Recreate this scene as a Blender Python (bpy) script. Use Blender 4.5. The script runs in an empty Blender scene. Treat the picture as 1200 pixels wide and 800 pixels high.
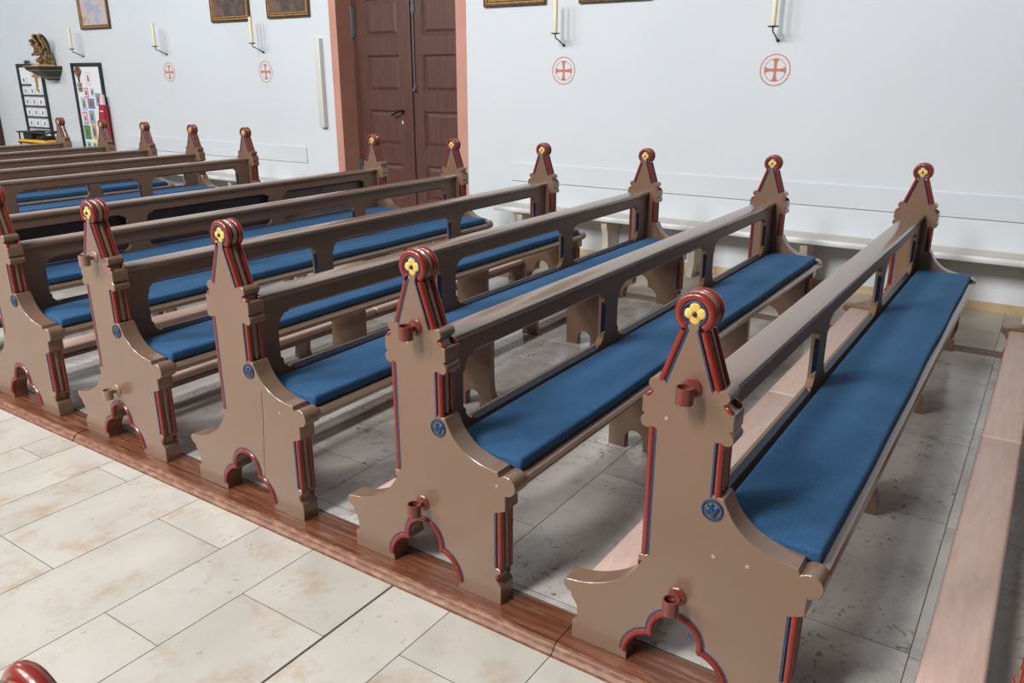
import bpy, bmesh, math, random
from mathutils import Vector, Matrix
from mathutils.geometry import tessellate_polygon
random.seed(7)
C = bpy.context.scene.collection
PI = math.pi

# ------------------------------------------------------------------ materials
def lin(r, g, b):
    f = lambda c: (c/255/12.92) if c/255 <= .04045 else ((c/255+.055)/1.055)**2.4
    return (f(r), f(g), f(b), 1)

def new_mat(name, col, rough=.5, metal=0, coat=0, spec=.5):
    m = bpy.data.materials.new(name); m.use_nodes = True
    b = m.node_tree.nodes['Principled BSDF']
    b.inputs['Base Color'].default_value = col
    b.inputs['Roughness'].default_value = rough
    b.inputs['Metallic'].default_value = metal
    b.inputs['Coat Weight'].default_value = coat
    b.inputs['Coat Roughness'].default_value = .12
    b.inputs['Specular IOR Level'].default_value = spec
    return m, m.node_tree, b

def N(nt, typ, **kw):
    n = nt.nodes.new(typ)
    for k, v in kw.items():
        if k in n.inputs.keys(): n.inputs[k].default_value = v
        else: setattr(n, k, v)
    return n

def ramp(nt, fac, stops):
    r = nt.nodes.new('ShaderNodeValToRGB')
    e = r.color_ramp.elements
    e[0].position, e[0].color = stops[0]
    e[1].position, e[1].color = stops[-1]
    for p, c in stops[1:-1]:
        x = e.new(p); x.color = c
    nt.links.new(fac, r.inputs[0]); return r

def mixc(nt, fac, a, b, typ='MIX'):
    m = nt.nodes.new('ShaderNodeMix'); m.data_type = 'RGBA'; m.blend_type = typ
    for s, v in ((m.inputs[0], fac), (m.inputs[6], a), (m.inputs[7], b)):
        if hasattr(v, 'links') or isinstance(v, bpy.types.NodeSocket): nt.links.new(v, s)
        else: s.default_value = v
    return m.outputs[2]

def coords(nt, scale=(1, 1, 1), kind='Object'):
    t = nt.nodes.new('ShaderNodeTexCoord'); mp = nt.nodes.new('ShaderNodeMapping')
    mp.inputs['Scale'].default_value = scale
    nt.links.new(t.outputs[kind], mp.inputs[0]); return mp.outputs[0]

def mottled(name, c1, c2, scale=(4, 4, 4), rough=.4, bump=0, bscale=80, coat=0, detail=4, lo=.35, hi=.65, spec=.5, rvar=0):
    m, nt, b = new_mat(name, c1, rough, 0, coat, spec)
    v = coords(nt, scale)
    n = N(nt, 'ShaderNodeTexNoise', Scale=1.0, Detail=float(detail)); nt.links.new(v, n.inputs['Vector'])
    r = ramp(nt, n.outputs[0], [(lo, c1), (hi, c2)])
    nt.links.new(r.outputs[0], b.inputs['Base Color'])
    if rvar:
        mr = N(nt, 'ShaderNodeMapRange'); mr.inputs[3].default_value = rough-rvar; mr.inputs[4].default_value = rough+rvar
        nt.links.new(n.outputs[0], mr.inputs[0]); nt.links.new(mr.outputs[0], b.inputs['Roughness'])
    if bump:
        v2 = coords(nt); n2 = N(nt, 'ShaderNodeTexNoise', Scale=float(bscale), Detail=2.0); nt.links.new(v2, n2.inputs['Vector'])
        bp = N(nt, 'ShaderNodeBump', Strength=bump, Distance=.002); nt.links.new(n2.outputs[0], bp.inputs['Height'])
        nt.links.new(bp.outputs[0], b.inputs['Normal'])
    return m

M = {}
M['tan'] = mottled('tan_paint', lin(121, 94, 76), lin(125, 98, 80), (3, 3, 3), .26, .03, 25, .4, rvar=.02, detail=2)
M['rail'] = mottled('tan_paint_polished', lin(127, 103, 86), lin(132, 108, 91), (2, 30, 30), .20, .04, 20, .5, rvar=.03, spec=.6)
M['tan_soft'] = mottled('tan_paint_back', lin(121, 94, 76), lin(125, 98, 80), (3, 3, 3), .45, .03, 25, 0, rvar=.02, detail=2, spec=.35)
M['red'] = mottled('red_paint', lin(122, 36, 26), lin(132, 42, 30), (8, 8, 8), .28, 0, coat=.3)
M['blue'] = new_mat('blue_paint', lin(20, 58, 92), .35)[0]
M['blue_dark'] = new_mat('dark_blue_paint', lin(20, 45, 78), .35)[0]
M['yellow'] = mottled('yellow_paint', lin(212, 166, 62), lin(232, 198, 112), (60, 60, 60), .35)
M['plug'] = new_mat('pale_plug', lin(176, 146, 120), .4)[0]
M['recess'] = new_mat('brown_recess_paint', lin(105, 82, 70), .45)[0]
M['cup_red'] = new_mat('red_brown_enamel', lin(112, 52, 46), .3, 0, .3)[0]
M['cup_tan'] = new_mat('tan_enamel', lin(140, 114, 95), .3, 0, .3)[0]
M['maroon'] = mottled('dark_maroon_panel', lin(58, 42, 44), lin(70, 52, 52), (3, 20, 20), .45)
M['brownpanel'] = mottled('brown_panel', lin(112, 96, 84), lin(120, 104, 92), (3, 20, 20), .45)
M['gold'] = mottled('gilt', lin(150, 112, 52), lin(190, 150, 80), (30, 30, 30), .35)
M['darkgold'] = mottled('dark_gilt', lin(50, 34, 24), lin(92, 66, 36), (40, 40, 40), .4)
M['gild2'] = mottled('angel_paint', lin(84, 66, 42), lin(170, 130, 70), (26, 26, 26), .4, lo=.45, hi=.62)
M['blackgreen'] = new_mat('black_green_paint', lin(38, 48, 44), .45)[0]
M['skin_pale'] = new_mat('pale_paint', lin(220, 196, 180), .45)[0]
M['black'] = new_mat('black_metal', lin(28, 29, 30), .4, .3)[0]
M['blackframe'] = new_mat('black_wood', lin(36, 36, 38), .4)[0]
M['wax'] = new_mat('candle_wax', lin(232, 224, 194), .45)[0]
M['salmonpaint'] = mottled('terracotta_mark', lin(192, 112, 88), lin(206, 132, 108), (40, 40, 40), .7)
M['salmon'] = mottled('salmon_plaster', lin(190, 138, 122), lin(197, 146, 130), (4, 4, 4), .65, .06, 60)
M['whiteboard'] = new_mat('white_painted_board', lin(226, 229, 231), .45)[0]
M['panel_white'] = mottled('white_painted_panel', lin(210, 216, 222), lin(215, 221, 227), (1, 1, 1), .55)
M['benchtop'] = mottled('beige_bench_top', lin(196, 189, 178), lin(204, 197, 186), (3, 3, 3), .4)
M['benchleg'] = new_mat('beige_bench_leg', lin(205, 196, 182), .5)[0]
M['pole'] = new_mat('ivory_plastic', lin(212, 213, 208), .4)[0]
M['darkslot'] = new_mat('dark_slot', lin(60, 60, 62), .6)[0]
M['card'] = new_mat('white_card', lin(232, 235, 240), .6)[0]
M['cardgrey'] = new_mat('grey_print', lin(70, 74, 84), .6)[0]
M['redbox'] = new_mat('red_cardboard', lin(168, 30, 40), .4)[0]
M['leaflet'] = new_mat('pink_white_leaflet', lin(236, 200, 208), .5)[0]
M['yellowbar'] = new_mat('yellow_bar', lin(244, 178, 30), .5)[0]
M['steel'] = new_mat('blue_grey_steel', lin(104, 112, 120), .4, .5)[0]
M['green'] = new_mat('green_leaf', lin(40, 92, 70), .6)[0]
M['skirt'] = mottled('sandstone_skirting', lin(186, 164, 128), lin(200, 180, 146), (6, 6, 6), .4)
M['grout'] = new_mat('grout', lin(105, 100, 94), .8)[0]
M['darkgrout'] = new_mat('dark_joint', lin(74, 73, 72), .85, spec=.2)[0]
M['crackline'] = new_mat('dark_crack', lin(80, 60, 50), .8)[0]
M['darkwood'] = mottled('dark_brown_wood', lin(58, 40, 34), lin(70, 50, 42), (30, 30, 3), .45)

def fabric():
    m, nt, b = new_mat('blue_wool_fabric', lin(36, 84, 134), .85, spec=.2)
    v = coords(nt)
    n1 = N(nt, 'ShaderNodeTexNoise', Scale=5.0, Detail=3.0); nt.links.new(v, n1.inputs['Vector'])
    n2 = N(nt, 'ShaderNodeTexNoise', Scale=260.0, Detail=3.0, Roughness=.7); nt.links.new(v, n2.inputs['Vector'])
    r1 = ramp(nt, n1.outputs[0], [(.3, lin(42, 79, 115)), (.7, lin(50, 91, 129))])
    r2 = ramp(nt, n2.outputs[0], [(.3, (.62, .62, .62, 1)), (.7, (1.3, 1.3, 1.3, 1))])
    nt.links.new(mixc(nt, 1.0, r1.outputs[0], r2.outputs[0], 'MULTIPLY'), b.inputs['Base Color'])
    b.inputs['Sheen Weight'].default_value = .25; b.inputs['Sheen Tint'].default_value = lin(120, 170, 220)
    bp = N(nt, 'ShaderNodeBump', Strength=.35, Distance=.002); nt.links.new(n2.outputs[0], bp.inputs['Height'])
    nt.links.new(bp.outputs[0], b.inputs['Normal'])
    return m
M['fabric'] = fabric()

def leather():
    m, nt, b = new_mat('pinkish_beige_leather', lin(200, 172, 158), .38)
    v = coords(nt, (4, 30, 30))
    n1 = N(nt, 'ShaderNodeTexNoise', Scale=1.5, Detail=6.0, Roughness=.65); nt.links.new(v, n1.inputs['Vector'])
    r1 = ramp(nt, n1.outputs[0], [(.3, lin(190, 160, 147)), (.7, lin(206, 178, 166))])
    nt.links.new(r1.outputs[0], b.inputs['Base Color'])
    v2 = coords(nt, (14, 60, 60)); n2 = N(nt, 'ShaderNodeTexNoise', Scale=1.0, Detail=4.0); nt.links.new(v2, n2.inputs['Vector'])
    bp = N(nt, 'ShaderNodeBump', Strength=.18, Distance=.004); nt.links.new(n2.outputs[0], bp.inputs['Height'])
    nt.links.new(bp.outputs[0], b.inputs['Normal'])
    return m
M['leather'] = leather()
M['leather_edge'] = new_mat('leather_piping', lin(165, 120, 104), .5)[0]

def sillwood():
    m, nt, b = new_mat('worn_varnished_wood', lin(120, 66, 42), .36, 0, .12)
    v = coords(nt, (38, 1.6, 38))
    n1 = N(nt, 'ShaderNodeTexNoise', Scale=1.6, Detail=6.0, Roughness=.65, Distortion=.6); nt.links.new(v, n1.inputs['Vector'])
    r1 = ramp(nt, n1.outputs[0], [(.32, lin(66, 38, 27)), (.5, lin(104, 60, 40)), (.68, lin(132, 86, 62))])
    v2 = coords(nt, (30, 5, 30)); n2 = N(nt, 'ShaderNodeTexNoise', Scale=1.0, Detail=8.0, Roughness=.7); nt.links.new(v2, n2.inputs['Vector'])
    r2 = ramp(nt, n2.outputs[0], [(.54, (0, 0, 0, 1)), (.70, (.65, .65, .65, 1))])
    nt.links.new(mixc(nt, r2.outputs[0], r1.outputs[0], lin(158, 122, 98)), b.inputs['Base Color'])
    bp = N(nt, 'ShaderNodeBump', Strength=.2, Distance=.003); nt.links.new(n1.outputs[0], bp.inputs['Height'])
    nt.links.new(bp.outputs[0], b.inputs['Normal'])
    return m
M['sill'] = sillwood()
M['sill_edge'] = mottled('worn_wood_edge', lin(108, 64, 42), lin(150, 108, 82), (60, 22, 60), .5, lo=.45, hi=.75, detail=8)

def doorwood():
    m, nt, b = new_mat('dark_red_brown_door', lin(92, 62, 56), .42, 0, .15)
    v = coords(nt, (40, 40, 3))
    n1 = N(nt, 'ShaderNodeTexNoise', Scale=1.0, Detail=6.0, Roughness=.6); nt.links.new(v, n1.inputs['Vector'])
    r1 = ramp(nt, n1.outputs[0], [(.3, lin(80, 51, 45)), (.7, lin(98, 66, 58))])
    nt.links.new(r1.outputs[0], b.inputs['Base Color'])
    return m
M['door'] = doorwood()

def plaster():
    m, nt, b = new_mat('white_plaster', lin(222, 226, 230), .75, spec=.3)
    v = coords(nt)
    n1 = N(nt, 'ShaderNodeTexNoise', Scale=.7, Detail=5.0); nt.links.new(v, n1.inputs['Vector'])
    r1 = ramp(nt, n1.outputs[0], [(.3, lin(209, 215, 221)), (.7, lin(216, 222, 228))])
    nt.links.new(r1.outputs[0], b.inputs['Base Color'])
    n2 = N(nt, 'ShaderNodeTexNoise', Scale=14.0, Detail=6.0); nt.links.new(v, n2.inputs['Vector'])
    bp = N(nt, 'ShaderNodeBump', Strength=.12, Distance=.006); nt.links.new(n2.outputs[0], bp.inputs['Height'])
    nt.links.new(bp.outputs[0], b.inputs['Normal'])
    return m
M['plaster'] = plaster()

def stone(name, base1, base2, stain, stain_amt, spot, rough, spotthr=.66):
    m, nt, b = new_mat(name, base1, rough)
    at = nt.nodes.new('ShaderNodeAttribute'); at.attribute_name = 'tile'
    t = nt.nodes.new('ShaderNodeTexCoord')
    mul = N(nt, 'ShaderNodeVectorMath', operation='SCALE'); mul.inputs[3].default_value = 17.0
    comb = nt.nodes.new('ShaderNodeCombineXYZ')
    for i in range(3): nt.links.new(at.outputs['Fac'], comb.inputs[i])
    nt.links.new(comb.outputs[0], mul.inputs[0])
    add = N(nt, 'ShaderNodeVectorMath', operation='ADD')
    nt.links.new(t.outputs['Object'], add.inputs[0]); nt.links.new(mul.outputs[0], add.inputs[1])
    v = add.outputs[0]
    n0 = N(nt, 'ShaderNodeTexNoise', Scale=2.5, Detail=5.0, Distortion=.5); nt.links.new(v, n0.inputs['Vector'])
    c = ramp(nt, n0.outputs[0], [(.3, base1), (.7, base2)]).outputs[0]
    n1 = N(nt, 'ShaderNodeTexNoise', Scale=4.5, Detail=10.0, Roughness=.72, Distortion=.25); nt.links.new(v, n1.inputs['Vector'])
    f1 = ramp(nt, n1.outputs[0], [(.52, (0, 0, 0, 1)), (.74, (stain_amt,)*3+(1,))]).outputs[0]
    c = mixc(nt, f1, c, stain)
    n2 = N(nt, 'ShaderNodeTexNoise', Scale=24.0, Detail=5.0, Roughness=.6, Distortion=1.2); nt.links.new(v, n2.inputs['Vector'])
    n3 = N(nt, 'ShaderNodeTexNoise', Scale=4.0, Detail=2.0); nt.links.new(v, n3.inputs['Vector'])
    f2 = ramp(nt, n2.outputs[0], [(spotthr, (0, 0, 0, 1)), (spotthr+.08, (1, 1, 1, 1))]).outputs[0]
    f3 = ramp(nt, n3.outputs[0], [(.44, (0, 0, 0, 1)), (.60, (.8, .8, .8, 1))]).outputs[0]
    f = mixc(nt, 1.0, f2, f3, 'MULTIPLY')
    c = mixc(nt, f, c, spot)
    tv = ramp(nt, at.outputs['Fac'], [(0, (.93, .93, .93, 1)), (1, (1.05, 1.05, 1.05, 1))]).outputs[0]
    c = mixc(nt, 1.0, c, tv, 'MULTIPLY')
    nt.links.new(c, b.inputs['Base Color'])
    return m
M['aisle'] = stone('cream_limestone', lin(184, 179, 170), lin(200, 196, 189), lin(170, 136, 94), .8, lin(132, 92, 60), .3, .63)
M['pewfloor'] = stone('grey_marble', lin(178, 172, 166), lin(208, 204, 199), lin(140, 133, 126), .85, lin(92, 92, 94), .17, .575)
M['sidefloor'] = stone('tan_limestone', lin(176, 165, 148), lin(190, 180, 164), lin(150, 134, 112), .5, lin(110, 98, 84), .3)

def canvas(name, cols):
    m, nt, b = new_mat(name, cols[0], .5)
    v = coords(nt, (1, 5, 5))
    n = N(nt, 'ShaderNodeTexNoise', Scale=1.1, Detail=6.0, Distortion=.3); nt.links.new(v, n.inputs['Vector'])
    k = len(cols)
    r = ramp(nt, n.outputs[0], [(.3+.42*i/(k-1), c) for i, c in enumerate(cols)])
    nt.links.new(r.outputs[0], b.inputs['Base Color']); return m
M['canvas_dark'] = canvas('dark_oil_painting', [lin(58, 50, 48), lin(98, 88, 80), lin(70, 62, 60), lin(120, 84, 74), lin(86, 92, 108)])
M['canvas_pale'] = canvas('pale_oil_painting', [lin(176, 178, 190), lin(150, 168, 186), lin(196, 180, 190), lin(190, 182, 160), lin(140, 138, 150)])

# ------------------------------------------------------------------ mesh builder
class MB:
    def __init__(self): self.v = []; self.f = []; self.mi = []; self.cur = 0
    def add(self, vs, fs):
        o = len(self.v); self.v += [tuple(p) for p in vs]
        for f in fs: self.f.append([i+o for i in f]); self.mi.append(self.cur)
    def box(self, a, b):
        x0, y0, z0 = a; x1, y1, z1 = b
        self.add([(x0,y0,z0),(x1,y0,z0),(x1,y1,z0),(x0,y1,z0),(x0,y0,z1),(x1,y0,z1),(x1,y1,z1),(x0,y1,z1)],
                 [(0,3,2,1),(4,5,6,7),(0,1,5,4),(1,2,6,5),(2,3,7,6),(3,0,4,7)])
    def rbox(self, a, b, r=.01, seg=3, bulge=0, nx=1):
        bm = bmesh.new(); bmesh.ops.create_cube(bm, size=1)
        for v in bm.verts: v.co = Vector([(a[i]+b[i])/2+v.co[i]*(b[i]-a[i]) for i in range(3)])
        bmesh.ops.bevel(bm, geom=bm.edges[:], offset=r, segments=seg, affect='EDGES', profile=.5)
        bm.verts.index_update()
        self.add([v.co for v in bm.verts], [[v.index for v in f.verts] for f in bm.faces]); bm.free()
    def prism(self, poly, t0, t1, mapf, bev=0, holes=()):
        # poly: 2-D outline; mapf(u, v, t) -> 3-D point
        def off(P, d):
            n = len(P); out = []
            A = sum(P[i][0]*P[(i+1) % n][1]-P[(i+1) % n][0]*P[i][1] for i in range(n))
            sg = 1 if A > 0 else -1
            for i in range(n):
                p, q, r = Vector(P[i-1]), Vector(P[i]), Vector(P[(i+1) % n])
                e1 = (q-p); e2 = (r-q)
                if e1.length < 1e-9: e1 = e2
                if e2.length < 1e-9: e2 = e1
                e1.normalize(); e2.normalize()
                n1 = Vector((-e1.y, e1.x))*sg; n2 = Vector((-e2.y, e2.x))*sg
                m = n1+n2
                m = n1 if m.length < 1e-6 else m.normalized()
                k = d/max(.5, m.dot(n1))
                out.append(tuple(q+m*k))
            return out
        loops = [list(poly)]+[list(h) for h in holes]
        rings = []
        for li, L in enumerate(loops):
            d = bev if li == 0 else -bev
            Lb = off(L, d) if bev else L
            if bev: rings.append([(Lb, t0), (L, t0+bev), (L, t1-bev), (Lb, t1)])
            else: rings.append([(L, t0), (L, t1)])
        for R_ in rings:
            n = len(R_[0][0]); vs = []
            for L, t in R_: vs += [mapf(u, v, t) for u, v in L]
            fs = []
            for k in range(len(R_)-1):
                for i in range(n):
                    j = (i+1) % n
                    fs.append((k*n+i, k*n+j, (k+1)*n+j, (k+1)*n+i))
            if len(loops) == 1:
                fs += [tuple(t) for t in tessellate_polygon([[Vector((u, v, 0)) for u, v in R_[0][0]]])]
                fs += [tuple(i+(len(R_)-1)*n for i in t) for t in tessellate_polygon([[Vector((u, v, 0)) for u, v in R_[-1][0]]])]
            self.add(vs, fs)
        if len(loops) > 1:
            for end in (0, -1):
                LL = [R_[end][0] for R_ in rings]; t = rings[0][end][1]
                flat = [p for L in LL for p in L]
                tri = tessellate_polygon([[Vector((u, v, 0)) for u, v in L] for L in LL])
                self.add([mapf(u, v, t) for u, v in flat], [list(x) for x in tri])
    def tube(self, path, r, n=10, closed=False, caps=True, up=None):
        P = [Vector(p) for p in path]; k = len(P)
        rs = r if isinstance(r, (list, tuple)) else [r]*k
        vs = []; ref = None
        for i in range(k):
            if closed: t = P[(i+1) % k]-P[i-1]
            else: t = P[min(i+1, k-1)]-P[max(i-1, 0)]
            t.normalize()
            if ref is None:
                ref = Vector((0, 0, 1)) if abs(t.z) < .9 else Vector((1, 0, 0))
            a = ref-t*ref.dot(t)
            if a.length < 1e-6: a = t.orthogonal()
            a.normalize(); ref = a; b = t.cross(a)
            for j in range(n):
                th = 2*PI*j/n; vs.append(P[i]+(a*math.cos(th)+b*math.sin(th))*rs[i])
        fs = []
        for i in range(k if closed else k-1):
            i2 = (i+1) % k
            for j in range(n):
                j2 = (j+1) % n; fs.append((i*n+j, i*n+j2, i2*n+j2, i2*n+j))
        if caps and not closed:
            fs.append(tuple(range(n))); fs.append(tuple(range((k-1)*n, k*n)))
        self.add(vs, fs)
    def lathe(self, prof, mapf, n=24):
        # prof: (radius, h); mapf(a, b, h)
        vs = []; fs = []; k = len(prof)
        for r, h in prof:
            for j in range(n):
                th = 2*PI*j/n; vs.append(mapf(r*math.cos(th), r*math.sin(th), h))
        for i in range(k-1):
            for j in range(n):
                j2 = (j+1) % n; fs.append((i*n+j, i*n+j2, (i+1)*n+j2, (i+1)*n+j))
        fs.append(tuple(range(n))); fs.append(tuple(range((k-1)*n, k*n)))
        self.add(vs, fs)
    def ellipsoid(self, c, r, n=12, m=8, rot=None):
        vs = []; fs = []
        for i in range(m+1):
            ph = PI*i/m
            for j in range(n):
                th = 2*PI*j/n
                p = Vector((r[0]*math.sin(ph)*math.cos(th), r[1]*math.sin(ph)*math.sin(th), r[2]*math.cos(ph)))
                if rot: p = rot @ p
                vs.append(Vector(c)+p)
        for i in range(m):
            for j in range(n):
                j2 = (j+1) % n; fs.append((i*n+j, i*n+j2, (i+1)*n+j2, (i+1)*n+j))
        self.add(vs, fs)
    def mesh(self, name, mats, angle=35):
        me = bpy.data.meshes.new(name); me.from_pydata(self.v, [], self.f)
        for m in (mats if isinstance(mats, (list, tuple)) else [mats]): me.materials.append(M[m])
        for p, i in zip(me.polygons, self.mi): p.material_index = i
        bm = bmesh.new(); bm.from_mesh(me)
        bmesh.ops.remove_doubles(bm, verts=bm.verts[:], dist=1e-6)
        bmesh.ops.recalc_face_normals(bm, faces=bm.faces[:])
        bm.to_mesh(me); bm.free()
        for p in me.polygons: p.use_smooth = True
        me.set_sharp_from_angle(angle=math.radians(angle))
        return me
    def build(self, name, mats, parent=None, loc=(0, 0, 0), angle=35):
        o = bpy.data.objects.new(name, self.mesh(name, mats, angle)); C.objects.link(o)
        o.location = loc
        if parent: o.parent = parent
        return o

def tag(o, label, cat, group=None):
    o['label'] = label; o['category'] = cat
    if group: o['group'] = group
    return o
def structure(o): o['kind'] = 'structure'; return o
def empty(name, loc, label, cat, group=None):
    o = bpy.data.objects.new(name, None); C.objects.link(o); o.location = loc
    o.empty_display_size = .1
    return tag(o, label, cat, group)
def copy_tree(o, parent=None):
    c = o.copy(); C.objects.link(c); c.parent = parent
    for ch in list(o.children): copy_tree(ch, c)
    return c
def arc(cx, cy, r, a0, a1, n):
    return [(cx+r*math.cos(math.radians(a0+(a1-a0)*i/n)), cy+r*math.sin(math.radians(a0+(a1-a0)*i/n))) for i in range(n+1)]
def crom(P, n=6):
    out = []
    for i in range(len(P)-1):
        p0 = Vector(P[max(i-1, 0)]); p1 = Vector(P[i]); p2 = Vector(P[i+1]); p3 = Vector(P[min(i+2, len(P)-1)])
        for k in range(n):
            t = k/n
            q = .5*((2*p1)+(p2-p0)*t+(2*p0-5*p1+4*p2-p3)*t*t+(3*p1-p0-3*p2+p3)*t**3)
            out.append(tuple(q))
    out.append(tuple(P[-1])); return out

# ------------------------------------------------------------------ the pew
LEN = 3.692; T = .072; BR = .0105
fx = lambda s, z, t: (t, -s, z)              # outline in (s, z), thickness along x
FC = (0, 1.074)

def end_outline():
    P = []
    P += [(.1545, 0), (.325, 0), (.325, .066), (.321, .074), (.309, .084), (.306, .098), (.311, .110), (.322, .113), (.326, .121), (.322, .130), (.308, .133)]
    P += [(.308, .332), (.343, .347), (.343, .399)]
    P += arc(.345, .434, .034, -84, 122, 16)
    P += [(.320, .459), (.314, .475)]
    P += crom([(.314, .475), (.25, .484), (.19, .508), (.147, .546), (.124, .584), (.1145, .603)], 5)[1:]
    P += [(.083, .607), (.083, .752)]
    P += arc(.107, .767, .019, 222, 408, 12)
    P += [(.113, .7875), (.1225, .790), (.1225, .833), (.1215, .835), (.111, .837), (.102, .842), (.096, .849), (.0935, .8555)]
    P += arc(.0895, .8745, .0185, -72, 118, 12)
    P += [(.0630, .887), (.0145, 1.024), (.0145, 1.046)]
    L = [(-s, z) for s, z in P[P.index((.083, .607))+1:]][::-1]
    P += L
    P += [(-.083, .371)]
    P += arc(-.098, .356, .0115, 60, 262, 8)
    P += crom([(-.103, .338), (-.114, .316), (-.155, .267), (-.214, .230), (-.275, .207), (-.336, .197)], 5)
    P += [(-.343, .192), (-.346, .183), (-.343, .172), (-.333, .161), (-.320, .155), (-.317, .142), (-.306, .128), (-.298, .115), (-.296, .074), (-.301, .066), (-.313, .060), (-.313, 0)]
    P += [(-.1295, 0)]
    P += ARCH
    return P
AX = .0125
_s1 = arc(AX-.055, .030, .087, 180, 97, 8)
_big = arc(AX, .138, .065, 198, -18, 16)
_s2 = arc(AX+.055, .030, .087, 83, 0, 8)
ARCH = _s1+_big+_s2

def bench_end_body():
    b = MB()
    b.prism(end_outline(), 0, T, fx, .0018)
    b.prism(arc(FC[0], FC[1], .035, 0, 345, 23), .009, T-.009, fx)           # finial disc, recessed
    b.prism([(.062, .885), (.012, 1.03), (-.012, 1.03), (-.062, .885)], .004, T-.004, fx)
    # half round fillet between the two red beads, and backing so the beads have a body behind
    o = .0095
    for sg in (1, -1):
        for pth in ([(.0935, .752), (.0935, .610 if sg > 0 else .365)], [(.0765, .886), (.0275, 1.028)]):
            b.tube([(T/2, -sg*s, z) for s, z in pth], .0092, 10)
            b.prism([(sg*(s-.013), z) for s, z in pth]+[(sg*(s+.001), z) for s, z in pth[::-1]], .010, T-.010, fx)
    b.tube([(T/2, -.3195, .13), (T/2, -.3195, .338)], .0092, 10)
    b.prism([(.30, .125), (.3205, .125), (.3205, .34), (.30, .34)], .010, T-.010, fx)
    b.tube([(T/2, -s, z) for s, z in arc(FC[0], FC[1], .0435, -50, 230, 28)], .0092, 10)
    b.prism(arc(FC[0], FC[1], .043, 0, 350, 35), .0115, T-.0115, fx)
    # volute cylinders are part of the outline; small scroll eyes on the face
    return b
def bench_end_red():
    b = MB(); r = BR
    for x in (r-.0005, T-r+.0005):
        for sg in (1, -1):
            b.tube([(x, -sg*.0937, .756), (x, -sg*.0937, .598 if sg > 0 else .367)], r, 12)
            b.tube([(x, -sg*.0762, .884), (x, -sg*.0267, 1.029)], r, 12)
            b.ellipsoid((x+(-.004 if x < T/2 else .004), -sg*.1065, .8440), (.0085, .0150, .0070), 14, 8, Matrix.Rotation(sg*.62, 3, 'X'))
        b.tube([(x, -.3185, .131), (x, -.3185, .341)], r, 12)
        b.ellipsoid((x+(-.003 if x < T/2 else .003), -.311, .098), (.0085, .008, .013), 10, 6)
        b.ellipsoid((x+.002, .108, .334), (.010, .006, .010), 10, 6)
        b.tube([(x+(.001 if x < T/2 else -.001), -s, z) for s, z in arc(FC[0], FC[1], .0425, -54, 234, 32)], .0115, 12)
    # trefoil moulding on the outer face
    off = []
    A = ARCH
    for i in range(len(A)):
        p, q = Vector(A[max(i-1, 0)]), Vector(A[min(i+1, len(A)-1)])
        t = (q-p).normalized(); off.append(tuple(Vector(A[i])+Vector((-t.y, t.x))*.009))
    b.tube([(.003, -s, z) for s, z in off], .0105, 10)
    return b
def ribbon(b, pts, w, x, th=.0008):
    # flat band of width w to the left of the path, lying on the face
    L = []; R_ = []
    for i in range(len(pts)):
        p, q = Vector(pts[max(i-1, 0)]), Vector(pts[min(i+1, len(pts)-1)])
        t = (q-p).normalized(); n = Vector((-t.y, t.x))
        R_.append(tuple(pts[i])); L.append(tuple(Vector(pts[i])+n*w))
    n = len(pts); sg = -1 if x < T/2 else 1
    vs = [fx(s, z, x) for s, z in R_]+[fx(s, z, x) for s, z in L]
    vs += [fx(s, z, x+sg*th) for s, z in R_]+[fx(s, z, x+sg*th) for s, z in L]
    fs = []
    for i in range(n-1):
        fs += [(2*n+i, 2*n+i+1, 3*n+i+1, 3*n+i), (i, i+1, 2*n+i+1, 2*n+i), (n+i, n+i+1, 3*n+i+1, 3*n+i), (i, i+1, n+i+1, n+i)]
    fs += [(0, n, 3*n, 2*n), (n-1, 2*n-1, 4*n-1, 3*n-1)]
    b.add(vs, fs)
def bench_end_blue():
    b = MB()
    for x in (0, T):
        for sg in (1, -1):
            w = .0055*sg
            ribbon(b, [(sg*.0838, .600 if sg > 0 else .373), (sg*.0838, .752)], w, x)
            ribbon(b, [(sg*.0645, .884), (sg*.0140, 1.036)], w*.9, x)
        ribbon(b, [(.3088, .133), (.3088, .333)], .007, x)
    off = []
    A = ARCH
    for i in range(len(A)):
        p, q = Vector(A[max(i-1, 0)]), Vector(A[min(i+1, len(A)-1)])
        t = (q-p).normalized(); off.append(tuple(Vector(A[i])+Vector((-t.y, t.x))*.017))
    ribbon(b, off, .0065, 0)
    return b
def rosette(x, sgn):
    b = MB(); cs, cz = FC
    b.cur = 0                                  # blue ring
    b.tube([(x, -(cs+.0295*math.cos(a)), cz+.0295*math.sin(a)) for a in [2*PI*i/32 for i in range(32)]], .0036, 8, True)
    b.cur = 1                                  # petals
    for k in range(4):
        a = PI/2*k+.06
        c = (x+sgn*.0005, -(cs+.0142*math.cos(a)), cz+.0142*math.sin(a))
        b.ellipsoid(c, (.0042, .0142, .0142), 20, 10)
    b.cur = 0
    b.ellipsoid((x-sgn*.007*-1 if False else x+sgn*.006, -cs, cz), (.0055, .0064, .0064), 12, 8)
    return b
def seat_rosette():
    b = MB(); cs, cz = .0875, .566
    b.cur = 1
    b.lathe([(.0005, -.003), (.0255, -.003), (.0255, .004)], lambda a, c, h: (-.001+h*.3, -(cs+a), cz+c), 28)
    b.cur = 0
    b.tube([(-.0015, -(cs+.0262*math.cos(a)), cz+.0268*math.sin(a)) for a in [2*PI*i/36 for i in range(36)]], .0034, 8, True)
    for k in range(4):
        a = PI/2*k+.35
        b.ellipsoid((-.002, -(cs+.0112*math.cos(a)), cz+.0112*math.sin(a)), (.0050, .0100, .0096), 12, 8)
    b.ellipsoid((-.005, -cs, cz), (.004, .004, .004), 8, 6)
    return b
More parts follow.
